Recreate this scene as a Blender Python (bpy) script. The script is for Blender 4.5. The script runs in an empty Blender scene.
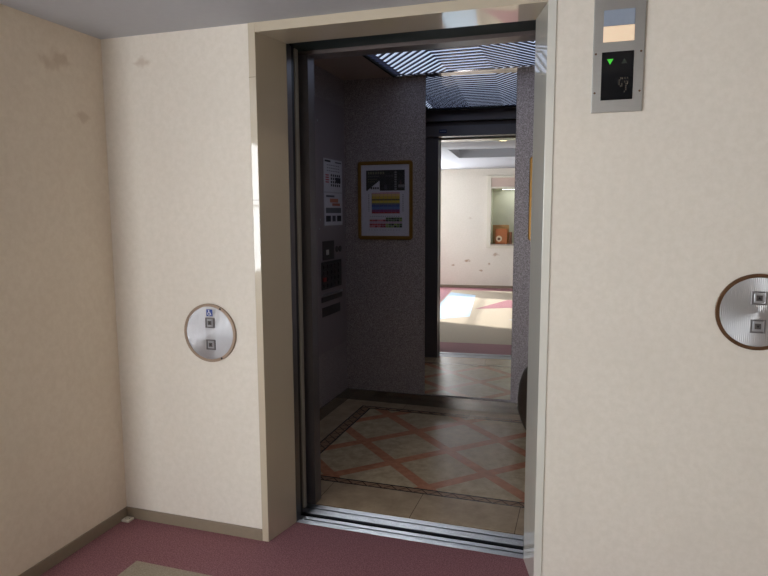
import bpy, bmesh, math, random
from mathutils import Vector, Matrix
random.seed(7)
S = bpy.context.scene
COL = S.collection

# ------------------------------------------------------------------ helpers
def lin(c):
    r = []
    for v in c[:3]:
        v = v / 255.0
        r.append(v / 12.92 if v <= .04045 else ((v + .055) / 1.055) ** 2.4)
    return (r[0], r[1], r[2], 1.0)

class NT:
    """tiny node-expression helper"""
    def __init__(s, name):
        s.m = bpy.data.materials.new(name); s.m.use_nodes = True
        s.t = s.m.node_tree; s.n = s.t.nodes
        s.b = s.n['Principled BSDF']; s.out = s.n['Material Output']
        s.tc = s.n.new('ShaderNodeTexCoord')
        s.sep = s.n.new('ShaderNodeSeparateXYZ'); s.t.links.new(s.tc.outputs['Object'], s.sep.inputs[0])
        s.x, s.y, s.z = s.sep.outputs
    def put(s, sock, v):
        if isinstance(v, bpy.types.NodeSocket): s.t.links.new(v, sock)
        else: sock.default_value = v
    def f(s, op, a, b=0.0, c=0.0):
        n = s.n.new('ShaderNodeMath'); n.operation = op
        s.put(n.inputs[0], a); s.put(n.inputs[1], b); s.put(n.inputs[2], c)
        return n.outputs[0]
    def mix(s, fac, a, b):
        n = s.n.new('ShaderNodeMix'); n.data_type = 'RGBA'
        s.put(n.inputs[0], fac); s.put(n.inputs[6], a); s.put(n.inputs[7], b)
        return n.outputs[2]
    def noise(s, scale, detail=3, rough=.5, vec=None, stretch=None):
        n = s.n.new('ShaderNodeTexNoise'); n.inputs['Scale'].default_value = scale
        n.inputs['Detail'].default_value = detail; n.inputs['Roughness'].default_value = rough
        v = vec or s.tc.outputs['Object']
        if stretch:
            mp = s.n.new('ShaderNodeMapping'); mp.inputs['Scale'].default_value = stretch
            s.t.links.new(v, mp.inputs[0]); v = mp.outputs[0]
        s.t.links.new(v, n.inputs['Vector'])
        return n.outputs['Fac']
    def ramp(s, v, a, b):
        n = s.n.new('ShaderNodeMapRange'); s.put(n.inputs[0], v)
        n.inputs[1].default_value = a; n.inputs[2].default_value = b
        return n.outputs[0]
    def bump(s, h, strength, dist=.002):
        n = s.n.new('ShaderNodeBump'); n.inputs['Strength'].default_value = strength
        n.inputs['Distance'].default_value = dist; s.put(n.inputs['Height'], h)
        s.t.links.new(n.outputs[0], s.b.inputs['Normal'])
    def set(s, **k):
        for a, v in k.items(): s.put(s.b.inputs[a.replace('_', ' ')], v)
        return s.m

_cache = {}
def flatmat(rgb, rough=.6, metal=0.0, emit=0.0, name=None):
    key = (tuple(rgb), rough, metal, emit)
    if key in _cache: return _cache[key]
    k = NT(name or 'mat_%02d' % len(_cache))
    nz = k.noise(60, 2)
    c = lin(rgb); d = tuple(v * .88 for v in c[:3]) + (1,)
    k.set(Base_Color=k.mix(nz, c, d), Roughness=rough, Metallic=metal)
    if emit:
        k.set(Emission_Color=c, Emission_Strength=emit)
    _cache[key] = k.m
    return k.m

origin = {}
def obj(name, bm, mats, parent=None, bevel=0.0, smooth=False, kind=None, label=None):
    me = bpy.data.meshes.new(name)
    if parent is not None:
        o0 = origin[parent]
    else:
        vs = [v.co for v in bm.verts]
        o0 = Vector(((min(v.x for v in vs) + max(v.x for v in vs)) / 2, (min(v.y for v in vs) + max(v.y for v in vs)) / 2, min(v.z for v in vs)))
        if kind == 'structure': o0 = Vector((0, 0, 0))
    bmesh.ops.recalc_face_normals(bm, faces=bm.faces)
    bmesh.ops.translate(bm, verts=bm.verts, vec=-o0)
    bm.to_mesh(me); bm.free()
    for m in (mats if isinstance(mats, (list, tuple)) else [mats]): me.materials.append(m)
    if smooth:
        for p in me.polygons: p.use_smooth = True
    o = bpy.data.objects.new(name, me); COL.objects.link(o)
    if parent is not None: o.parent = parent
    else: o.location = o0
    origin[o] = o0
    if bevel:
        b = o.modifiers.new('bevel', 'BEVEL'); b.width = bevel; b.segments = 2; b.limit_method = 'ANGLE'; b.angle_limit = .8
    if kind: o['kind'] = kind
    if label: o['label'] = label
    return o
def thing(name, label, cat, loc, group=None):
    o = bpy.data.objects.new(name, None); COL.objects.link(o); o.location = loc; o.empty_display_size = .05
    origin[o] = Vector(loc); o['label'] = label; o['category'] = cat
    if group: o['group'] = group
    return o
def tag(o, label, cat, group=None):
    o['label'] = label; o['category'] = cat
    if group: o['group'] = group
    return o
def box(bm, x0, x1, y0, y1, z0, z1, mi=0):
    vs = [bm.verts.new((x, y, z)) for x in (x0, x1) for y in (y0, y1) for z in (z0, z1)]
    for q in ((0, 1, 3, 2), (4, 6, 7, 5), (0, 4, 5, 1), (2, 3, 7, 6), (0, 2, 6, 4), (1, 5, 7, 3)):
        bm.faces.new([vs[i] for i in q]).material_index = mi
    return vs
def B(*boxes):
    bm = bmesh.new()
    for b in boxes: box(bm, *b)
    return bm
def prism(bm, pts, z0, z1, mi=0, axis='z'):
    def P(p, h): return {'z': (p[0], p[1], h), 'y': (p[0], h, p[1]), 'x': (h, p[0], p[1])}[axis]
    lo = [bm.verts.new(P(p, z0)) for p in pts]; hi = [bm.verts.new(P(p, z1)) for p in pts]
    bm.faces.new(lo[::-1]).material_index = mi; bm.faces.new(hi).material_index = mi
    n = len(pts)
    for i in range(n): bm.faces.new((lo[i], lo[(i + 1) % n], hi[(i + 1) % n], hi[i])).material_index = mi
def disc_pts(cx, cz, r, n=64): return [(cx + r * math.cos(2 * math.pi * i / n), cz + r * math.sin(2 * math.pi * i / n)) for i in range(n)]
def ring(bm, cx, cz, r0, r1, y0, y1, n=72, mi=0):
    rows = []
    for (r, y) in ((r0, y0), (r0, y1), (r1, y1), (r1, y0)):
        rows.append([bm.verts.new((cx + r * math.cos(2 * math.pi * i / n), y, cz + r * math.sin(2 * math.pi * i / n))) for i in range(n)])
    for a in range(4):
        b = (a + 1) % 4
        for i in range(n):
            j = (i + 1) % n
            bm.faces.new((rows[a][i], rows[a][j], rows[b][j], rows[b][i])).material_index = mi

# ------------------------------------------------------------------ materials
def wallpaper(name, stains=(), c1=(227, 220, 209), c2=(221, 214, 202)):
    k = NT(name)
    a = k.noise(38, 5, .65); b = k.noise(4, 3)
    base = k.mix(k.ramp(a, .38, .62), lin(c1), lin(c2))
    base = k.mix(k.f('MULTIPLY', k.ramp(b, .45, .7), .25), base, tuple(v * .93 for v in lin(c2)[:3]) + (1,))
    wob = k.noise(14, 3)
    for (sx, sy, sz, rad, amt) in stains:
        d = k.f('ADD', k.f('ABSOLUTE', k.f('SUBTRACT', k.x, sx)), k.f('ABSOLUTE', k.f('SUBTRACT', k.y, sy)))
        d = k.f('ADD', d, k.f('MULTIPLY', k.f('ABSOLUTE', k.f('SUBTRACT', k.z, sz)), 1.6))
        d = k.f('ADD', k.f('DIVIDE', d, rad), k.f('MULTIPLY', k.f('SUBTRACT', wob, .5), 3.0))
        msk = k.f('SUBTRACT', 1.0, k.ramp(d, .35, 1.0))
        base = k.mix(k.f('MULTIPLY', msk, amt), base, lin((150, 112, 74)))
    k.bump(k.noise(260, 2), .12, .001)
    return k.set(Base_Color=base, Roughness=.75)
M_wall = wallpaper('wallpaper_cream')
M_wall_l = wallpaper('wallpaper_left', [(-.78, -.24, 2.0, .10, .28), (-.78, -.13, 1.80, .05, .25)], (228, 215, 197), (222, 208, 189))
M_wall_f = wallpaper('wallpaper_front', [(-.57, 0, 2.03, .05, .3)])
M_wall_b = wallpaper('wallpaper_back', [(-.25, -5.37, .50, .07, .75), (.02, -5.37, .33, .05, .6), (.27, -5.37, .62, .07, .55), (.15, -5.37, .45, .05, .6), (-.5, -5.37, .42, .04, .6), (-.2, -5.37, 1.3, .04, .3)])

k = NT('ceiling_paint'); nz = k.noise(40, 3)
k.bump(nz, .1); M_ceil = k.set(Base_Color=k.mix(nz, lin((192, 195, 202)), lin((184, 187, 195))), Roughness=.8)

def carpet(name, c1, c2):
    k = NT(name); a = k.noise(190, 2, .7); b = k.noise(50, 3, .6)
    c = k.mix(k.ramp(a, .42, .58), lin(c1), lin(c2))
    c = k.mix(k.f('MULTIPLY', k.ramp(b, .4, .7), .35), c, lin(c2))
    k.bump(a, .6, .003)
    return k.set(Base_Color=c, Roughness=.95)
M_carpet = carpet('carpet_rose', (158, 112, 116), (122, 78, 86))
M_beige = carpet('carpet_beige', (172, 160, 142), (152, 140, 122))
M_blue = carpet('carpet_pale_blue', (168, 186, 200), (146, 166, 184))
M_base = flatmat((140, 126, 108), .5, name='baseboard_taupe')

def frame_paint(name, c):
    k = NT(name); nz = k.noise(8, 2)
    return k.set(Base_Color=k.mix(nz, lin(c), tuple(v * .95 for v in lin(c)[:3]) + (1,)), Roughness=.16, Coat_Weight=.5, Coat_Roughness=.05)
M_frame = frame_paint('beige_gloss_paint', (196, 184, 162))
for _n, _v in (('Coat Weight', 1.0), ('Coat Roughness', .03), ('Coat IOR', 1.8), ('Roughness', .3)): M_frame.node_tree.nodes['Principled BSDF'].inputs[_n].default_value = _v

M_frame_lit = frame_paint('beige_gloss_paint_lit', (218, 217, 208))  # same surround paint, lightened and greyed for the window light on the right jamb
for _n, _v in (('Coat Weight', 1.0), ('Coat Roughness', .03), ('Coat IOR', 1.8), ('Roughness', .3)): M_frame_lit.node_tree.nodes['Principled BSDF'].inputs[_n].default_value = _v
def brushed(name, c, rough, axis=(1, 1, 60), amp=.15):
    k = NT(name); nz = k.noise(30, 3, .6, stretch=axis)
    k.bump(nz, amp, .0008)
    return k.set(Base_Color=k.mix(nz, lin(c), tuple(v * .8 for v in lin(c)[:3]) + (1,)), Metallic=1.0, Roughness=rough)
M_steel = brushed('brushed_steel', (196, 200, 208), .28, (40, 1, 1))
M_steel_v = brushed('brushed_steel_vertical', (150, 148, 148), .3, (30, 30, .6))
M_darksteel = brushed('dark_steel', (122, 118, 122), .3, (30, 30, .6))
M_darksteel.node_tree.nodes['Principled BSDF'].inputs['Metallic'].default_value = .7
M_panel_steel = brushed('smoked_steel_panel', (146, 136, 140), .4, (1, 1, 40))
M_panel_steel.node_tree.nodes['Principled BSDF'].inputs['Metallic'].default_value = .25
M_bronze = flatmat((112, 84, 62), .35, .7, name='bronze')
M_black = flatmat((14, 14, 15), .35, name='black')
M_void = flatmat((8, 8, 8), .9, name='shaft_black')
M_green_dark = flatmat((30, 46, 46), .6, 0, name='dark_green_steel')
M_header = flatmat((96, 86, 84), .3, .2, name='transom_brown')
M_kick = flatmat((150, 144, 138), .18, .9, name='kick_plate_steel')

k = NT('car_granite_vinyl')
a = k.noise(190, 3, .7); b = k.noise(60, 2)
c = k.mix(k.ramp(a, .42, .6), lin((114, 105, 107)), lin((186, 177, 180)))
c = k.mix(k.f('MULTIPLY', k.ramp(b, .45, .65), .4), c, lin((138, 128, 131)))
k.bump(a, .5, .002)
M_granite = k.set(Base_Color=c, Roughness=.42, Metallic=.15)
k = NT('car_ceiling_brown'); nz = k.noise(30)
M_carceil = k.set(Base_Color=k.mix(nz, lin((166, 150, 142)), lin((158, 142, 134))), Roughness=.45)

# mirror
k = NT('mirror_silver'); nz = k.noise(3)
M_mirror = k.set(Base_Color=k.mix(nz, (.84, .85, .85, 1), (.86, .86, .86, 1)), Metallic=1.0, Roughness=.005)

# stone-look floor of the car: rose lattice inside a guilloche border
k = NT('car_floor_tile')
X = k.f('SUBTRACT', k.x, .48); Y = k.f('SUBTRACT', k.y, 1.245)
def near_lat(u): return k.f('LESS_THAN', k.f('ABSOLUTE', k.f('SUBTRACT', k.f('FLOORED_MODULO', k.f('ADD', u, .265), .53), .265)), .046)
lat = k.f('MAXIMUM', near_lat(k.f('ADD', X, Y)), near_lat(k.f('SUBTRACT', X, Y)))
def inside(x0, x1, y0, y1):
    a = k.f('MULTIPLY', k.f('GREATER_THAN', k.x, x0), k.f('LESS_THAN', k.x, x1))
    b = k.f('MULTIPLY', k.f('GREATER_THAN', k.y, y0), k.f('LESS_THAN', k.y, y1))
    return k.f('MULTIPLY', a, b)
I0 = inside(-.305, 1.265, .640, 1.925); I1 = inside(-.295, 1.255, .650, 1.915)
I2 = inside(-.236, 1.196, .686, 1.879); I3 = inside(-.225, 1.185, .697, 1.868)
tile = k.mix(k.ramp(k.noise(9, 5, .65), .35, .65), lin((186, 164, 136)), lin((162, 141, 116)))
inner = k.mix(k.ramp(k.noise(16, 5, .7), .35, .65), lin((204, 184, 152)), lin((174, 154, 124)))
rose = k.mix(k.ramp(k.noise(22, 4, .6), .35, .65), lin((196, 138, 106)), lin((174, 118, 90)))
# guilloche dashes in the border
w = k.f('SINE', k.f('MULTIPLY', k.f('ADD', k.x, k.y), 78.0)); w2 = k.f('SINE', k.f('MULTIPLY', k.f('SUBTRACT', k.x, k.y), 78.0))
dash = k.f('GREATER_THAN', k.f('MAXIMUM', w, w2), .93)
dark = lin((48, 30, 30))
band = k.mix(k.f('MULTIPLY', dash, .75), lin((150, 122, 98)), dark)
c = k.mix(I0, tile, dark); c = k.mix(I1, c, band); c = k.mix(I2, c, dark)
c = k.mix(I3, c, k.mix(lat, inner, rose))
# tile joints in the plain margin
jt = k.f('LESS_THAN', k.f('ABSOLUTE', k.f('SUBTRACT', k.f('FLOORED_MODULO', k.f('ADD', k.x, .24), .48), .24)), .0016)
jt = k.f('MULTIPLY', jt, k.f('SUBTRACT', 1.0, I0))
c = k.mix(k.f('MULTIPLY', jt, .8), c, lin((70, 54, 42)))
k.bump(k.noise(60), .03)
M_carfloor = k.set(Base_Color=c, Roughness=.24, Specular_IOR_Level=.4)

# luminous ceiling panel
k = NT('louvre_diffuser'); nz = k.noise(2.5, 2)
c = k.mix(nz, lin((196, 208, 232)), lin((170, 186, 216)))
M_diff = k.set(Base_Color=c, Roughness=.25, Emission_Color=c, Emission_Strength=1.1)
M_slat = flatmat((46, 48, 72), .12, .6, name='louvre_slat_navy')
M_chrome = flatmat((205, 200, 195), .06, 1.0, name='chrome')

def glassmat(name):
    m = bpy.data.materials.new(name); m.use_nodes = True; t = m.node_tree; t.nodes.clear()
    o = t.nodes.new('ShaderNodeOutputMaterial'); mx = t.nodes.new('ShaderNodeMixShader')
    tr = t.nodes.new('ShaderNodeBsdfTransparent'); gl = t.nodes.new('ShaderNodeBsdfGlossy')
    gl.inputs['Roughness'].default_value = .02
    mx.inputs[0].default_value = .06
    t.links.new(tr.outputs[0], mx.inputs[1]); t.links.new(gl.outputs[0], mx.inputs[2]); t.links.new(mx.outputs[0], o.inputs[0])
    return m
M_glass = glassmat('clear_glass')

# ------------------------------------------------------------------ key sizes
XL = -.779; H = 2.142; HH = 2.20; YB = -5.37; XR = 3.4; XS = -1.5; YJ = -1.15
FX0, FX1, FX2, FX3 = -.0687, -.0382, 1.0718, 1.0997
J = .188; YF = -.006
CX0, CX1, CY0, CY1, CH = -.473, 1.36, .385, 2.05, 2.3475
CO, CW = .010, 1.006      # clear width of the car entrance

# ------------------------------------------------------------------ hall shell
bm = bmesh.new()
box(bm, XS, XR, YB, J, -.06, 0, 0)
def patch(pts, z, mi):
    f = bm.faces.new([bm.verts.new((p[0], p[1], z)) for p in pts]); f.material_index = mi
patch([(-.48, -.30), (2.9, -.30), (2.9, -4.95), (-.48, -4.95)], .0012, 1)
patch([(-.46, -1.65), (.10, -2.05), (.0, -4.3), (-.46, -4.6)], .0020, 2)
patch([(.115, -2.75), (.58, -2.94), (1.25, -3.05), (.56, -3.81)], .0024, 0)
patch([(.58, -2.94), (1.25, -3.05), (2.4, -2.75), (1.9, -2.5)], .0026, 0)
patch([(.62, -1.9), (1.25, -2.1), (1.9, -1.7), (1.25, -1.5)], .0022, 2)
obj('floor', bm, [M_carpet, M_beige, M_blue], kind='structure')

bm = B((XL - .08, FX0, 0, J, 0, H + .16), (FX3, XR, 0, J, 0, H + .16), (FX0, FX3, 0, J, H, H + .16))
obj('wall_front', bm, M_wall_f, kind='structure')
obj('wall_left', B((XL - .08, XL, YJ, 0, 0, H + .16)), M_wall_l, kind='structure')
obj('wall_jog', B((XS - .1, XL - .08, YJ, YJ + .1, 0, HH + .1)), M_wall, kind='structure')
# side wall with the daylight window
WY0, WY1, WZ0, WZ1 = -4.65, -2.0, .87, 2.04
obj('wall_side', B((XS - .1, XS, YB, WY0, 0, HH), (XS - .1, XS, WY1, YJ, 0, HH), (XS - .1, XS, WY0, WY1, 0, WZ0), (XS - .1, XS, WY0, WY1, WZ1, HH)), M_wall, kind='structure')
obj('wall_right', B((XR, XR + .1, YB, J, 0, HH)), M_wall, kind='structure')
# back wall with the counter niche
NX0, NX1, NZ0, NZ1 = .175, 1.35, .80, 1.84
obj('wall_back', B((XS - .1, -1.42, YB - .12, YB, 0, HH), (-1.42, -.80, YB - .12, YB, 0, .35), (-1.42, -.80, YB - .12, YB, 2.05, HH), (-.80, NX0, YB - .12, YB, 0, HH), (NX1, XR + .1, YB - .12, YB, 0, HH), (NX0, NX1, YB - .12, YB, 0, NZ0), (NX0, NX1, YB - .12, YB, NZ1, HH)), M_wall_b, kind='structure')
M_niche = flatmat((214, 218, 200), .7, name='niche_green')
obj('wall_niche', B((NX0 - .02, NX1 + .02, YB - .52, YB - .50, NZ0, NZ1 + .02), (NX0 - .02, NX0, YB - .50, YB - .12, NZ0, NZ1), (NX1, NX1 + .02, YB - .50, YB - .12, NZ0, NZ1), (NX0, NX1, YB - .50, YB - .12, NZ1, NZ1 + .02)), M_niche, kind='structure')
# ceiling: low strip by the lift, main ceiling with a recessed coffer
CF = (-.17, 2.6, -3.0, -1.72)
bm = B((XL - .08, XR, -.78, 0, H, H + .16), (XS - .1, XR, YB - .12, CF[2], HH, HH + .1), (XS - .1, XR, CF[3], -.78, HH, HH + .1),
       (XS - .1, CF[0], CF[2], CF[3], HH, HH + .1), (CF[1], XR, CF[2], CF[3], HH, HH + .1), (CF[0] - .02, CF[1] + .02, CF[2] - .02, CF[3] + .02, HH + .22, HH + .26),
       (CF[0] - .02, CF[0], CF[2], CF[3], HH + .1, HH + .22), (CF[1], CF[1] + .02, CF[2], CF[3], HH + .1, HH + .22), (CF[0], CF[1], CF[2] - .02, CF[2], HH + .1, HH + .22), (CF[0], CF[1], CF[3], CF[3] + .02, HH + .1, HH + .22))
obj('ceiling', bm, M_ceil, kind='structure')
# baseboards
obj('baseboard_front', B((XL + .008, FX0, -.008, 0, 0, .051), (FX3, XR, -.008, 0, 0, .051)), M_base, kind='structure', bevel=.002)
obj('baseboard_left', B((XL, XL + .008, YJ, 0, 0, .051)), M_base, kind='structure', bevel=.002)
obj('baseboard_back', B((XS, XR, YB, YB + .008, 0, .051)), M_base, kind='structure', bevel=.002)
obj('baseboard_right', B((XR - .008, XR, YB + .008, -.008, 0, .051)), M_base, kind='structure', bevel=.002)
# niche surround
M_cream = frame_paint('cream_trim_paint', (226, 220, 204))
M_pink = flatmat((206, 184, 172), .6, name='pink_panel')
nt = thing('counter_hatch', 'cream framed wall hatch with pink fascia panel, seen in the lift mirror', 'wall hatch', ((NX0 + NX1) / 2, YB, .75))
obj('frame', B((NX0 - .07, NX0, YB, YB + .03, .75, 2.07), (NX1, NX1 + .07, YB, YB + .03, .75, 2.07), (NX0, NX1, YB, YB + .03, 2.03, 2.07), (NX0, NX1, YB, YB + .025, NZ1, NZ1 + .03), (NX0, NX1, YB, YB + .025, .75, NZ0)), M_cream, nt, bevel=.003)
obj('fascia_panel', B((NX0, NX1, YB, YB + .012, NZ1 + .03, 2.03)), M_pink, nt, label='dusty pink fascia panel')
obj('counter_shelf', B((NX0, NX1, YB - .50, YB + .04, NZ0 - .02 + .02, NZ0 + .02)), flatmat((170, 160, 150), .4), nt, label='grey counter shelf')
# things standing on the counter
M_wood = flatmat((176, 104, 58), .5, name='orange_wood'); M_wood_d = flatmat((110, 66, 40), .5, name='brown_wood')
bx = thing('wooden_box', 'small orange-brown wooden box with a pale round emblem on the hatch counter', 'box', (.36, YB - .16, NZ0 + .02))
obj('case', B((.255, .475, YB - .23, YB - .09, NZ0 + .02, NZ0 + .30)), M_wood, bx, bevel=.006)
bm = bmesh.new(); prism(bm, disc_pts(.325, NZ0 + .12, .055, 32), YB - .09, YB - .084, axis='y')
obj('round_emblem', bm, flatmat((226, 206, 176), .5), bx)
bm = bmesh.new(); prism(bm, disc_pts(.325, NZ0 + .115, .026, 24), YB - .084, YB - .081, axis='y')
obj('emblem_centre', bm, M_wood_d, bx)
tag(obj('backing_board', B((.20, .50, YB - .27, YB - .245, NZ0 + .02, NZ0 + .37)), flatmat((188, 150, 96), .5), bevel=.003), 'tan board leaning upright behind the wooden box on the hatch counter', 'board')
bk = obj('wooden_block', B((.505, .56, YB - .2, YB - .1, NZ0 + .02, NZ0 + .24)), M_wood_d, bevel=.004)
tag(bk, 'narrow dark brown block beside the wooden box on the hatch counter', 'block')

# window in the side wall
wf = obj('window_1', B(
    (XS - .08, XS + .01, WY0, WY0 + .05, WZ0, WZ1), (XS - .08, XS + .01, WY1 - .05, WY1, WZ0, WZ1),
    (XS - .08, XS + .01, WY0 + .05, WY1 - .05, WZ1 - .05, WZ1), (XS - .08, XS + .03, WY0 + .05, WY1 - .05, WZ0, WZ0 + .04),
    (XS - .06, XS - .01, WY0 + .05, WY1 - .05, 1.462, 1.478)), M_cream, kind='structure')
obj('pane', B((XS - .040, XS - .036, WY0 + .05, WY1 - .05, WZ0 + .04, WZ1 - .05)), M_glass, wf)

wg = obj('window_added', B((-1.42, -1.38, YB - .09, YB + .01, .35, 2.05), (-.84, -.80, YB - .09, YB + .01, .35, 2.05), (-1.38, -.84, YB - .09, YB + .01, .35, .39), (-1.38, -.84, YB - .09, YB + .01, 2.01, 2.05)), M_cream, kind='structure')  # unseen window, added to throw light on the car's right granite
obj('pane', B((-1.38, -.84, YB - .05, YB - .046, .39, 2.01)), M_glass, wg)

# downlights
for i, (x, y, z, lab) in enumerate([(.573, -.288, H, 'round recessed ceiling downlight nearest the lift, lit warm'), (-.42, -2.0, HH, 'round recessed downlight beside the ceiling coffer')]):
    d = thing('ceiling_downlight', lab, 'ceiling light', (x, y, z - .006), 'recessed downlights in the hall ceiling')
    bm = bmesh.new(); ring(bm, x, y, .045, .062, z - .006, z); 
    for v in bm.verts: v.co = Vector((v.co.x, v.co.z, v.co.y))
    obj('trim_ring', bm, M_cream, d, smooth=False)
    bm = bmesh.new(); prism(bm, disc_pts(x, y, .045, 32), z - .003, z)
    obj('lens', bm, flatmat((255, 236, 190), .4, 0, 6.0, name='warm_lamp'), d)

# small cream floor bracket in the corner
sb = thing('floor_bracket', 'tiny cream plastic bracket on the carpet in the room corner', 'bracket', (-.752, -.03, 0))
obj('body', B((-.770, -.728, -.052, -.012, 0, .012)), M_cream, sb, bevel=.004)
for dx in (-.010, .012):
    bm = bmesh.new(); prism(bm, disc_pts(-.749 + dx, -.034, .003, 12), .012, .0125); obj('screw_hole', bm, M_black, sb)

# ------------------------------------------------------------------ entrance surround
fr = thing('entrance_surround', 'glossy beige painted steel surround framing the lift entrance', 'door frame', (.5, .09, 0))
bm = bmesh.new(); prism(bm, [(FX0, YF), (FX1, YF), (0, J), (FX0, J)], 0, H); obj('jamb', bm, M_frame, fr, bevel=.0015)
bm = bmesh.new(); prism(bm, [(FX2, YF), (FX3, YF), (FX3, J), (1.016, J)], 0, H); obj('jamb', bm, M_frame_lit, fr, bevel=.0015)
bm = bmesh.new(); prism(bm, [(YF, 2.105), (J, 2.109), (J, H), (YF, H)], FX0 + .0005, FX3 - .0005, axis='x')
bm2 = bmesh.new(); prism(bm2, [(FX1, YF), (FX2, YF), (1.016, J), (0, J)], 2.105, H)
bm.free(); obj('header', bm2, M_frame, fr, bevel=.0015)
for xa, xb, z in ((FX0, FX1, 1.935), (FX0, FX1, 1.455)):
    obj('joint_line', B((xa - .0004, xb - .001, YF - .0004, YF + .004, z, z + .002)), flatmat((120, 108, 90), .6), fr)

# landing sill, doors and track
def sill(name, label, y0, y1, x0, x1, n):
    t = thing(name, label, 'door sill', ((x0 + x1) / 2, (y0 + y1) / 2, 0))
    obj('base_plate', B((x0, x1, y0, y1, -.03, -.012)), M_black, t)
    bm = bmesh.new(); w = (y1 - y0) / n
    for i in range(n):
        if n > 6 and i == n // 2: continue
        box(bm, x0, x1, y0 + i * w + w * .17, y0 + (i + 1) * w - w * .17, -.012, .001)
    obj('grooved_tread', bm, M_steel, t, bevel=.0008)
sill('landing_sill', 'ribbed aluminium landing sill at the edge of the rose carpet', J + .001, .256, -.10, 1.13, 8)
sill('car_sill', 'ribbed aluminium sill of the lift car behind the dark gap', .286, .376, -.10, 1.13, 10)

for side, x_in in (('left', 0.0), ('right', 1.016)):
    s = -1 if side == 'left' else 1
    lo, hi = sorted((x_in, x_in + s * .012))
    tag(obj('door_reveal', B((lo, hi, J, .232, .001, 2.108)), M_steel_v), 'narrow brushed steel reveal strip behind the %s jamb' % side, 'door reveal')
    d = thing('landing_door', 'dark steel landing door leaf slid open into the %s pocket' % side, 'elevator door', (x_in + s * .25, .255, .002))
    lo, hi = sorted((x_in + s * .012, x_in + s * .48)); obj('door_panel', B((lo, hi, .242, .268, .002, 2.12)), M_darksteel, d, bevel=.002)
    lo, hi = sorted((x_in + s * .006, x_in + s * .012)); obj('rubber_edge', B((lo, hi, .244, .266, .002, 2.12)), M_black, d)
    d = thing('car_door', 'pale steel edged car door leaf slid open at the %s' % side, 'elevator door', (x_in + s * .25, .33, .002))
    lo, hi = sorted((x_in + s * .030, x_in + s * .50)); obj('door_panel', B((lo, hi, .312, .350, .002, 2.12)), M_darksteel, d, bevel=.002)
    lo, hi = sorted((x_in + s * .022, x_in + s * .030)); obj('safety_edge', B((lo, hi, .314, .348, .002, 2.12)), flatmat((168, 162, 152), .35, .3), d, bevel=.003, label='light grey safety edge')
tag(obj('door_track_cover', B((-.10, 1.13, J + .002, .384, 2.122, 2.17)), M_green_dark), 'dark green steel cover of the door track above the entrance', 'track cover')

# ------------------------------------------------------------------ the car
car = thing('elevator_car', 'dark lift car with speckled grey walls and tiled floor, doors open', 'elevator', (.4435, 1.22, 0))
obj('floor_panel', B((CX0, CX1, CY0, CY1, -.04, 0)), M_carfloor, None)
fl = bpy.data.objects['floor_panel']; fl.name = 'floor_panel'
# material coordinates need world origin: shift through a parented mesh whose origin is the world origin
fl.data.transform(Matrix.Translation(fl.location)); fl.location = -origin[car]; fl.parent = car
obj('back_wall', B((CX0, CX1, CY1, CY1 + .03, 0, CH)), M_granite, car)
obj('side_wall', B((CX0 - .03, CX0, CY0, CY1 + .03, 0, CH)), M_granite, car)
obj('side_wall', B((CX1, CX1 + .03, CY0, CY1 + .03, 0, CH)), M_granite, car)
obj('front_return', B((CX0, CO, CY0 - .008, .445, .0, 2.105)), M_darksteel, car, label='dark polished steel entrance column')
obj('front_return', B((CW, CX1, CY0 - .008, .445, .0, 2.105)), M_darksteel, car, label='dark polished steel entrance column')
tr = obj('transom', B((CX0, CX1, .385, .475, 2.106, 2.20), (CX0, CX1, .385, .475, 2.245, CH), (CX0, CX1, .385, .42, 2.20, 2.245)), M_header, car, bevel=.002)
obj('transom_facing', B((CX0, CX1, .475, .479, 2.106, 2.20), (CX0, CX1, .475, .479, 2.245, CH)), M_darksteel, tr)
obj('data_plate', B((.020, .090, .479, .481, 2.135, 2.168)), flatmat((44, 56, 92), .5), tr)
bm = bmesh.new()
for i in range(6): box(bm, .027 + i * .010, .033 + i * .010, .481, .4814, 2.146, 2.158)
obj('plate_marks', bm, flatmat((150, 160, 190), .5), tr)
obj('ceiling_panel', B((CX0, CX1, CY0, CY1, CH, CH + .03)), M_carceil, car)
obj('kick_plate', B((CX0, CX1, CY1 - .010, CY1, 0, .083)), M_kick, car, bevel=.002)
obj('kick_plate', B((CX0, CX0 + .010, .45, CY1 - .010, 0, .083)), M_kick, car, bevel=.002)
obj('kick_plate', B((CX1 - .010, CX1, .45, CY1 - .010, 0, .083)), M_kick, car, bevel=.002)

# ceiling light: glowing diffuser crossed by chevron slats in a chrome and black rim
LX0, LX1, LY0, LY1 = -.06, .95, .62, 1.975
lv = obj('ceiling_light', B((LX0 - .018, LX1 + .018, LY0 - .018, LY0, CH - .022, CH), (LX0 - .018, LX0, LY0, LY1, CH - .022, CH), (LX1, LX1 + .018, LY0, LY1, CH - .022, CH)), M_void, car, label='glowing pale blue ceiling light with wavy dark slats')
obj('chrome_rim', B((LX0 - .018, LX1 + .018, LY1, CY1 - .002, CH - .016, CH)), M_chrome, lv)
obj('diffuser', B((LX0, LX1, LY0, LY1, CH - .006, CH)), M_diff, lv)
bm = bmesh.new()
xs = [LX0, LX0 + .045, .31, .60, LX1 - .045, LX1]
off = [-.08, .05, -.38, -.38, .05, -.08]
def yoff(x):
    for i in range(5):
        if x <= xs[i + 1] + 1e-9: return off[i] + (off[i + 1] - off[i]) * (x - xs[i]) / (xs[i + 1] - xs[i])
    return off[-1]
N = 64
smp = sorted(set([LX0 + (LX1 - LX0) * i / N for i in range(N + 1)] + xs))
pitch = .072; half = .0125
kk = -10
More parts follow.
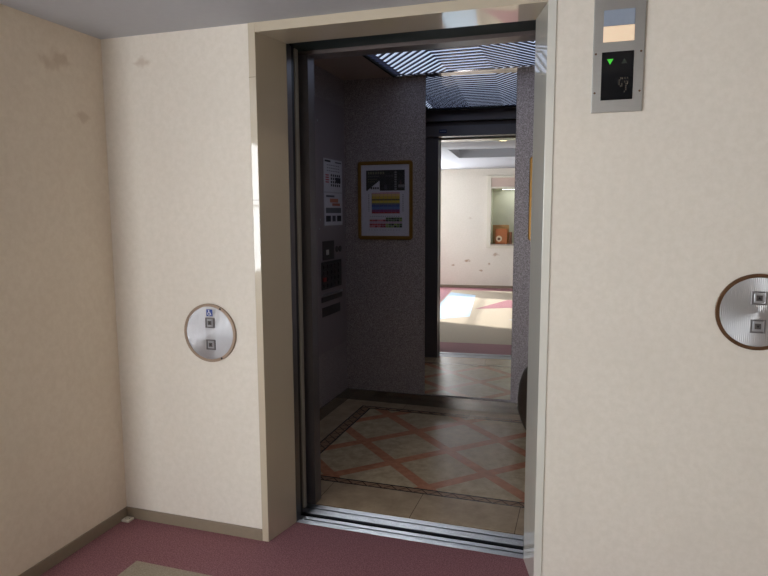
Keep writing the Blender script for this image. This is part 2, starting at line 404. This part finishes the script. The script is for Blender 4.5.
while LY0 + kk * pitch < LY1 + .5:
    for a, b in zip(smp[:-1], smp[1:]):
        ya = LY0 + kk * pitch + yoff(a); yb = LY0 + kk * pitch + yoff(b)
        if max(ya, yb) + half < LY0 + .004 or min(ya, yb) - half > LY1 - .004: continue
        cl = lambda v: min(max(v, LY0 + .001), LY1 - .001)
        vs = [bm.verts.new(p) for p in ((a, cl(ya - half), CH - .012), (b, cl(yb - half), CH - .012), (b, cl(yb + half) + 1e-4, CH - .012), (a, cl(ya + half) + 1e-4, CH - .012))]
        us = [bm.verts.new((v.co.x, v.co.y, CH - .006)) for v in vs]
        bm.faces.new(vs); 
        for i in range(4): bm.faces.new((vs[i], us[i], us[(i + 1) % 4], vs[(i + 1) % 4]))
    kk += 1
obj('chevron_slats', bm, M_slat, lv, label='dark navy chevron slats')

# operating panel on the left car wall
PX = CX0 + .008
op = obj('operating_panel', B((CX0, PX, 1.50, 2.02, .45, 2.15)), M_panel_steel, car, bevel=.002, label='smoked steel control panel')
def on(y0, y1, z0, z1, t=.004, base=None): return B(((base or PX), (base or PX) + t, y0, y1, z0, z1))
M_blk2 = flatmat((44, 40, 43), .3); M_btn = flatmat((52, 48, 52), .35, .4); M_pale = flatmat((206, 204, 200), .4)
obj('intercom_plate', on(1.60, 1.80, 1.085, 1.215), M_blk2, op, bevel=.002)
obj('intercom_label', on(1.655, 1.70, 1.12, 1.155, .002, PX + .004), M_pale, op)
for yy in (1.85, 1.91):
    bm = bmesh.new(); prism(bm, disc_pts(yy, 1.15, .022, 24), PX, PX + .006, axis='x'); obj('key_switch', bm, M_blk2, op)
obj('button_plate', on(1.575, 1.935, .885, 1.075, .003), flatmat((40, 36, 40), .3, .4), op, bevel=.001)
for r in range(4):
    for c_ in range(5):
        y = 1.60 + c_ * .066; z = 1.040 - r * .043
        red = (r == 2 and c_ == 0)
        obj('floor_button', on(y, y + .044, z - .014, z + .014, .006, PX + .003), flatmat((150, 40, 38), .35) if red else M_btn, op, bevel=.002, label='red alarm button' if red else None)
obj('card_slot', on(1.57, 1.94, .80, .835), M_blk2, op, bevel=.002)
obj('slot_lip', on(1.57, 1.94, .84, .855, .010), M_steel, op, bevel=.002)
obj('lower_cover', on(1.58, 1.90, .70, .765, .004), M_blk2, op, bevel=.002)
for y, z in ((1.55, 1.30), (1.55, 2.0), (1.57, 1.36)):
    bm = bmesh.new(); prism(bm, disc_pts(y, z, .007, 12), PX, PX + .002, axis='x'); obj('screw', bm, M_steel, op)

# ------------------------------------------------------------------ mirror (hung a touch out of square)
d = math.radians(2.5)
bm = B((.139, .75, 2.005, 2.011, .100, 2.331))
R = Matrix.Translation((.75, 2.045, 0)) @ Matrix.Rotation(d, 4, 'Z') @ Matrix.Translation((-.75, -2.011 + .006, 0))
bm.transform(R)
mr = thing('wall_mirror', 'tall frameless mirror on the lift back wall reflecting the hall', 'mirror', (.445, 2.04, .10))
obj('mirror_glass', bm, M_mirror, mr)
bm = bmesh.new(); prism(bm, [(.139, 2.0248), (.75, 2.0515 - .003), (.139, 2.0485)], .102, 2.329); obj('backing_wedge', bm, M_black, mr)

# ------------------------------------------------------------------ framed posters
def quad(bm, u0, v0, u1, v1, P, dep, mi):
    f = bm.faces.new([bm.verts.new(P(u, v, dep)) for u, v in ((u0, v0), (u1, v0), (u1, v1), (u0, v1))]); f.material_index = mi
def sheet(name, parent, P, items, base):
    cols = [base] + sorted(set(i[4] for i in items) - {base})
    bm = bmesh.new(); quad(bm, *items_bounds[name], P, 0, 0)
    for n, it in enumerate(items): quad(bm, it[0], it[1], it[2], it[3], P, .0006 + .0001 * (it[5] if len(it) > 5 else 0), cols.index(it[4]))
    return obj(name, bm, [flatmat(c, .55) for c in cols], parent)
items_bounds = {}
def poster(x0, label):
    z0, w, h = 1.212, .411, .558
    t = thing('framed_poster', label, 'picture frame', (x0 + w / 2, CY1, z0), 'gold framed posters on the lift back wall')
    yb = CY1; fw = .026
    bm = bmesh.new()
    # bevelled rounded moulding: outer/inner loops
    def loop(ins, y, r):
        pts = []
        for (cx, cz, a0) in ((x0 + w - r, z0 + h - r, 0), (x0 + r, z0 + h - r, 90), (x0 + r, z0 + r, 180), (x0 + w - r, z0 + r, 270)):
            for q in range(5):
                a = math.radians(a0 + q * 22.5); rr = max(r - ins, .001)
                sx = cx + (rr * math.cos(a) if r > ins else (r - ins) * (1 if math.cos(a0 * math.pi / 180 + .7) > 0 else -1))
                sz = cz + (rr * math.sin(a) if r > ins else (r - ins) * (1 if math.sin(a0 * math.pi / 180 + .7) > 0 else -1))
                pts.append(bm.verts.new((sx, y, sz)))
        return pts
    ls = [loop(0, yb, .020), loop(0, yb - .012, .020), loop(.006, yb - .020, .020), loop(.019, yb - .020, .020), loop(fw, yb - .010, .030)]
    for a, b in zip(ls[:-1], ls[1:]):
        for i in range(20): bm.faces.new((a[i], a[(i + 1) % 20], b[(i + 1) % 20], b[i]))
    obj('frame', bm, flatmat((150, 112, 52), .3, .55, name='gold_brown'), t)
    P = lambda u, v, dep: (x0 + u * w, yb - .008 - dep, z0 + v * h)
    W = (206, 206, 222); K = (18, 20, 26)
    it = []
    it.append((.155, .625, .86, .885, K, 1))
    # headline glyph strokes
    for i in range(7): it.append((.19 + i * .045, .835, .215 + i * .045, .865, (120, 124, 96), 2))
    for i in range(6): it.append((.19 + i * .035, .80, .212 + i * .035, .815, (90, 94, 92), 2))
    for r, n in ((.765, 5), (.735, 4)):
        for i in range(n): it.append((.19 + i * .035, r, .212 + i * .035, r + .012, (96, 98, 70), 2))
    for i in range(5): it.append((.52 + i * .028, .80, .54 + i * .028, .822, (60, 62, 66), 2))
    for i in range(8): it.append((.675, .635 + i * .03, .715, .655 + i * .03, (130, 132, 140), 2))
    it.append((.74, .665, .85, .70, (120, 120, 126), 2)); it.append((.77, .70, .80, .75, (80, 50, 54), 2)); it.append((.49, .64, .54, .70, (64, 66, 74), 2))
    # pale corner under the headline, in steps
    for i in range(10):
        it.append((.165 + i * .024, .60, .165 + (i + 1) * .024, .628 + i * .0135, W, 3))
    for i in range(4): it.append((.24 + i * .04, .645, .268 + i * .04, .672, (40, 40, 48), 4))
    # coloured timetable
    rows = [((196, 150, 168), .02), ((206, 176, 120), .03), ((196, 168, 60), .035), ((88, 80, 40), .02), ((206, 182, 66), .03), ((112, 118, 112), .02), ((60, 82, 150), .03), ((84, 116, 178), .035), ((128, 44, 110), .03), ((168, 44, 60), .02)]
    v = .605
    for c_, hh in rows:
        it.append((.255, v - hh, .77, v, c_, 1)); v -= hh
    for i in range(7): it.append((.255 + i * .0735, v, .259 + i * .0735, .605, (120, 116, 130), 2))
    for u in (.195, .82):
        for i in range(10): it.append((u, .36 + i * .023, u + .016, .372 + i * .023, (92, 94, 112), 1))
    # lower chart
    for i in range(14): it.append((.22 + i * .04, .295, .24 + i * .04, .302, (100, 104, 120), 1))
    pal = [(188, 70, 84), (206, 120, 132), (148, 44, 60), (170, 80, 60), (96, 128, 64), (132, 156, 84), (70, 96, 60), (40, 44, 44), (190, 160, 190)]
    rr = random.Random(4)
    for i in range(12):
        for j in range(5):
            c_ = pal[rr.randrange(4)] if i < 6 else pal[4 + rr.randrange(4)]
            if j == 2: c_ = pal[8]
            if i < 6 and j == 4: continue
            it.append((.215 + i * .05, .155 + j * .026, .262 + i * .05, .179 + j * .026, c_, 1))
    for i in range(12): it.append((.20 + i * .05, .12, .22 + i * .05, .126, (130, 132, 150), 1))
    items_bounds['sheet'] = (.05, .035, .95, .965)
    sheet('sheet', t, P, it, W)
    obj('glass', B((x0 + fw - .003, x0 + w - fw + .003, yb - .0115, yb - .0105, z0 + fw - .003, z0 + h - fw + .003)), M_glass, t)
poster(-.370, 'gold framed colour chart poster left of the lift mirror')
poster(.845, 'gold framed poster right of the lift mirror, mostly hidden by the jamb')

# paper notices on the control panel
def notice(label, z0, z1, items, y0=1.637, y1=1.967):
    t = thing('paper_notice', label, 'notice', (PX, (y0 + y1) / 2, z0))
    P = lambda u, v, dep: (PX + .0022 + dep, y0 + u * (y1 - y0), z0 + v * (z1 - z0))
    obj('paper', B((PX, PX + .002, y0, y1, z0, z1)), flatmat((186, 184, 192), .6), t)
    items_bounds['print'] = (.02, .02, .98, .98)
    sheet('print', t, P, items, (200, 198, 206))
rr = random.Random(2)
it = [(.05, .90, .36, .955, (24, 24, 28), 1), (.60, .90, .95, .94, (90, 90, 96), 1)]
for j in range(3):
    for i in range(7): it.append((.16 + i * .10, .80 - j * .085, .16 + i * .10 + .07, .825 - j * .085, (110, 108, 118), 1))
for i in range(5):
    for j in range(4): it.append((.36 + i * .11, .18 + j * .10, .43 + i * .11, .25 + j * .10, (30, 30, 36), 1))
for j in range(4): it.append((.08, .28 + j * .07, .26, .32 + j * .07, (176, 70, 84), 1))
it.append((.62, .30, .90, .46, (36, 34, 40), 2))
notice('upper white paper notice with black header and pink print on control panel', 1.545, 1.770, it)
it = [(.10, .86, .55, .92, (80, 80, 90), 1), (.30, .70, .75, .82, (190, 120, 96), 1), (.42, .60, .85, .68, (172, 104, 84), 2), (.08, .38, .92, .54, (98, 98, 104), 1), (.08, .12, .34, .30, (36, 36, 42), 1), (.42, .12, .60, .30, (70, 70, 78), 1), (.68, .12, .92, .30, (40, 40, 46), 1)]
notice('lower white paper notice with orange and grey print on control panel', 1.318, 1.543, it)

# dark rounded bin in the back right corner of the car
bm = bmesh.new(); prof = [(.0, .0), (.125, 0), (.15, .05), (.172, .13), (.176, .21), (.166, .30), (.140, .38), (.105, .42), (0, .425)]
cxb, cyb, n = .998, 1.80, 40
rows = []
for r, z in prof:
    rows.append([bm.verts.new((cxb + max(r, .001) * math.cos(2 * math.pi * i / n), cyb + max(r, .001) * math.sin(2 * math.pi * i / n), z)) for i in range(n)])
for a, b in zip(rows[:-1], rows[1:]):
    for i in range(n): bm.faces.new((a[i], a[(i + 1) % n], b[(i + 1) % n], b[i]))
bmesh.ops.remove_doubles(bm, verts=bm.verts, dist=.0005)
bn = thing('waste_bin', 'dark brown rounded bin in the back right corner of the lift', 'bin', (cxb, cyb, 0))
obj('body', bm, flatmat((64, 54, 46), .4), bn, smooth=True)
bm = bmesh.new(); ring(bm, cxb, cyb, .098, .110, .418, .430, 32)
for v in bm.verts: v.co = Vector((v.co.x, v.co.z, v.co.y))
obj('rim', bm, M_bronze, bn, smooth=False)

# ------------------------------------------------------------------ call button plates
M_blue_sign = flatmat((36, 62, 140), .4, name='sign_blue'); M_white = flatmat((235, 236, 238), .5, name='white')
k = NT('ribbed_steel_disc')
wv = k.f('SINE', k.f('MULTIPLY', k.x, 1100.0)); k.bump(wv, .35, .001)
nz = k.noise(30, 3, .6, stretch=(40, 1, 1))
M_disc = k.set(Base_Color=k.mix(nz, lin((182, 183, 185)), lin((162, 163, 167))), Metallic=1.0, Roughness=.34, Anisotropic=.85)
tg = k.n.new('ShaderNodeTangent'); tg.direction_type = 'RADIAL'; tg.axis = 'Y'; k.t.links.new(tg.outputs[0], k.b.inputs['Tangent'])
M_taupe = flatmat((158, 138, 120), .4, .4, name='taupe_rim')
def call_plate(cx, cz, R_, buttons, sign, label):
    t = thing('call_button_plate', label, 'button plate', (cx, 0, cz))
    bm = bmesh.new(); ring(bm, cx, cz, R_ - .012, R_, 0, -.010); obj('rim', bm, M_taupe if sign else M_bronze, t, bevel=.001)
    bm = bmesh.new(); prism(bm, disc_pts(cx, cz, R_ - .012, 72), 0, -.007, axis='y'); obj('steel_disc', bm, M_disc, t)
    for n_, (bx_, bz, up) in enumerate(buttons):
        hs = .022
        bz_ = obj('button_bezel', B((bx_ - hs, bx_ - hs + .005, -.011, -.007, bz - hs, bz + hs), (bx_ + hs - .005, bx_ + hs, -.011, -.007, bz - hs, bz + hs),
                              (bx_ - hs + .005, bx_ + hs - .005, -.011, -.007, bz + hs - .005, bz + hs), (bx_ - hs + .005, bx_ + hs - .005, -.011, -.007, bz - hs, bz - hs + .005)), flatmat((120, 118, 120), .3, .8), t, bevel=.0008)
        b = obj('call_button', B((bx_ - .0145, bx_ + .0145, -.0105, -.007, bz - .0145, bz + .0145)), M_steel, t, bevel=.001)
        obj('button_well', B((bx_ - .009, bx_ + .009, -.0112, -.0105, bz - .009, bz + .009)), flatmat((96, 92, 92), .4, .5), b)
        s = 1 if up else -1
        bm = bmesh.new(); prism(bm, [(bx_ - .005, bz - s * .004), (bx_ + .005, bz - s * .004), (bx_, bz + s * .006)][::1], -.0112, -.0118, axis='y'); obj('arrow_mark', bm, M_black, b)
    if sign:
        sx, sz = sign; h = .0145
        sg = obj('access_sign', B((sx - h, sx + h, -.009, -.007, sz - h, sz + h)), M_blue_sign, t, label='blue wheelchair sign')
        bm = bmesh.new(); y0, y1 = -.009, -.0094
        prism(bm, disc_pts(sx - .002, sz + .0095, .0022, 12), y0, y1, axis='y')                       # head
        prism(bm, [(sx - .0035, sz + .007), (sx - .0008, sz + .007), (sx - .0004, sz - .001), (sx - .0030, sz - .001)], y0, y1, axis='y')
        prism(bm, [(sx - .001, sz + .004), (sx + .0055, sz + .004), (sx + .0055, sz + .0025), (sx - .001, sz + .0025)], y0, y1, axis='y')
        prism(bm, [(sx - .003, sz + .0005), (sx + .0055, sz + .0005), (sx + .0055, sz - .0018), (sx - .003, sz - .0018)], y0, y1, axis='y')
        prism(bm, [(sx + .0035, sz - .0018), (sx + .0058, sz - .0010), (sx + .0098, sz - .0090), (sx + .0075, sz - .0098)], y0, y1, axis='y')
        a0 = math.radians(120); n_ = 16
        for i in range(n_):
            a, b = a0 + math.radians(235) * i / n_, a0 + math.radians(235) * (i + 1) / n_
            c_ = (sx - .0015, sz - .0035); ri, ro = .0056, .0076
            prism(bm, [(c_[0] + ri * math.cos(a), c_[1] + ri * math.sin(a)), (c_[0] + ro * math.cos(a), c_[1] + ro * math.sin(a)), (c_[0] + ro * math.cos(b), c_[1] + ro * math.sin(b)), (c_[0] + ri * math.cos(b), c_[1] + ri * math.sin(b))], y0, y1, axis='y')
        obj('wheelchair_symbol', bm, M_white, sg)
    for a in (62, -62):
        bm = bmesh.new(); r_ = R_ - .006
        c_ = (cx + r_ * math.cos(math.radians(a)), cz + r_ * math.sin(math.radians(a)))
        prism(bm, disc_pts(c_[0], c_[1], .0045, 12), -.010, -.0112, axis='y'); obj('rim_screw', bm, M_black, t)
call_plate(-.2915, .899, .1255, [(-.288, .943, True), (-.287, .849, False)], (-.289, .986), 'round steel call button plate with blue wheelchair sign, left of the lift')
call_plate(1.753, 1.080, .1245, [(1.753, 1.126, True), (1.754, 1.034, False)], None, 'round steel call button plate right of the lift, cut by the photo edge')

# ------------------------------------------------------------------ hall indicator
IX0, IX1, IZ0, IZ1 = 1.219, 1.378, 1.731, 2.13
M_ind = brushed('indicator_steel', (192, 190, 186), .38, (1, 1, 40))
hi = thing('hall_indicator', 'tall steel floor indicator with lit green down arrow above right of the lift', 'indicator', ((IX0 + IX1) / 2, 0, IZ0))
hb = obj('face_plate', B((IX0, IX1, -.012, 0, IZ0, IZ1)), M_ind, hi, bevel=.002)
obj('lantern_lens', B((1.250, 1.346, -.016, -.012, 1.955, 2.005)), flatmat((240, 214, 184), .35, 0, .35, name='lantern_reflection_cream'), hi, bevel=.002, label='lower half of the lantern lens with painted cream reflection')  # one lens split in two tones, its reflection painted into the colours
obj('lantern_reflection', B((1.250, 1.346, -.016, -.012, 2.006, 2.056)), flatmat((140, 150, 166), .12, 0, .10, name='lantern_reflection_grey'), hi, bevel=.002, label='upper half of the lantern lens with painted blue grey reflection')
sc_ = obj('display_window', B((1.248, 1.347, -.0145, -.012, 1.770, 1.924)), flatmat((8, 8, 10), .08, name='display_black'), hi, bevel=.001, label='black display window')
def tri(cx, cz, s, up):
    bm = bmesh.new(); u = 1 if up else -1
    prism(bm, [(cx - s, cz - u * s * .8), (cx + s, cz - u * s * .8), (cx, cz + u * s)], -.0145, -.0150, axis='y'); return bm
obj('down_arrow', tri(1.274, 1.893, .0100, False), flatmat((58, 180, 48), .5, 0, .7, name='led_green'), sc_, label='lit green down arrow')
obj('up_arrow', tri(1.318, 1.892, .0090, True), flatmat((30, 40, 30), .5, 0, .02), sc_, label='unlit up arrow')
# dim dot-matrix digit area
bm = bmesh.new(); pat = ['.##..##.', '#...#..#', '#..####.', '#...#..#', '.##..##.', '....#...', '....#...']
pat = ['.##.#.#.', '#.......', '#...#.#.', '#.#..##.', '.##..#..', '.....#..', '.....#..', '....#...']
for r, row in enumerate(pat):
    for c_, ch in enumerate(row):
        if ch == '#': box(bm, 1.303 + c_ * .0042, 1.3065 + c_ * .0042, -.0149, -.0145, 1.836 - r * .0062, 1.8405 - r * .0062)
obj('dim_digits', bm, flatmat((66, 60, 50), .5, 0, .06), sc_, label='faint unlit digits')
for z in (1.795, 1.92):
    for x in (IX0 + .010, IX1 - .010):
        bm = bmesh.new(); prism(bm, disc_pts(x, z, .0035, 12), -.012, -.0135, axis='y'); obj('screw', bm, M_bronze, hi)

# ------------------------------------------------------------------ dark lift shaft around the car
obj('wall_shaft', B((-.75, -.72, J, 2.35, -.3, 2.7), (1.66, 1.69, J, 2.35, -.3, 2.7), (-.75, 1.69, 2.35, 2.38, -.3, 2.7), (-.75, 1.69, J, 2.35, 2.70, 2.73), (-.75, 1.69, J, 2.35, -.33, -.3), (-.72, 1.66, J - .03, J, 2.301, 2.7), (-.72, 1.66, J - .03, J, -.3, -.061)), M_void, kind='structure')

# ------------------------------------------------------------------ light
def area(name, loc, size, energy, color, direction):
    l = bpy.data.lights.new(name, 'AREA'); l.shape = 'RECTANGLE'; l.size, l.size_y = size; l.energy = energy; l.color = color
    o = bpy.data.objects.new(name, l); COL.objects.link(o); o.location = loc
    o.rotation_euler = Vector(direction).to_track_quat('-Z', 'Y').to_euler(); return o
area('window_daylight', (XS - .14, (WY0 + WY1) / 2, (WZ0 + WZ1) / 2), (2.7, 1.2), 80, (.90, .95, 1.0), (1, 0, 0))
area('added_window_fill', (-1.11, YB - .16, 1.2), (.6, 1.7), 126, (.95, .97, 1.0), (.25, 1, 0))  # fill lamp behind the added window, brightens the granite
sl = bpy.data.lights.new('sun', 'SUN'); sl.energy = 12.0; sl.angle = .05; sl.color = (1.0, .97, .93)
so = bpy.data.objects.new('sun', sl); COL.objects.link(so); so.rotation_euler = Vector((1, .37, -.87)).to_track_quat('-Z', 'Y').to_euler()
area('niche_fill', (.76, YB - .3, NZ1 - .01), (.8, .25), 2.5, (1, .98, .92), (0, 0, -1))  # fill lamp added to brighten the back of the niche
for (x, y, z, e) in ((.573, -.288, H - .01, 1.0), (-.42, -2.0, HH - .01, 1.0)):
    p_ = bpy.data.lights.new('downlight_lamp', 'SPOT'); p_.energy = e * 3; p_.spot_size = 2.2; p_.shadow_soft_size = .04; p_.color = (1, .85, .65)
    po = bpy.data.objects.new('downlight_lamp', p_); COL.objects.link(po); po.location = (x, y, z)
w = bpy.data.worlds.new('world'); S.world = w; w.use_nodes = True
nt_ = w.node_tree; bg = nt_.nodes['Background']
sky = nt_.nodes.new('ShaderNodeTexSky'); sky.sky_type = 'HOSEK_WILKIE'; sky.sun_direction = (-.7, -.25, .6); sky.turbidity = 4
nt_.links.new(sky.outputs[0], bg.inputs[0]); bg.inputs[1].default_value = 1.5

# ------------------------------------------------------------------ camera
F = 625.598; yaw, pitch_, roll = .3125, .1193, -.0042
cam = bpy.data.cameras.new('camera'); cam.sensor_width = 36; cam.lens = F / 768 * 36; cam.clip_start = .02
co = bpy.data.objects.new('camera', cam); COL.objects.link(co)
co.matrix_world = Matrix.Translation((1.2188, -2.27, 1.4022)) @ Matrix.Rotation(yaw, 4, 'Z') @ Matrix.Rotation(math.pi / 2 - pitch_, 4, 'X') @ Matrix.Rotation(roll, 4, 'Z')
S.camera = co
S.view_settings.view_transform = 'Standard'; S.view_settings.look = 'None'
S.view_settings.exposure = 0.0
S.cycles.max_bounces = 10; S.cycles.glossy_bounces = 6; S.cycles.diffuse_bounces = 6
S.cycles.use_denoising = True
S.cycles.sample_clamp_indirect = 4
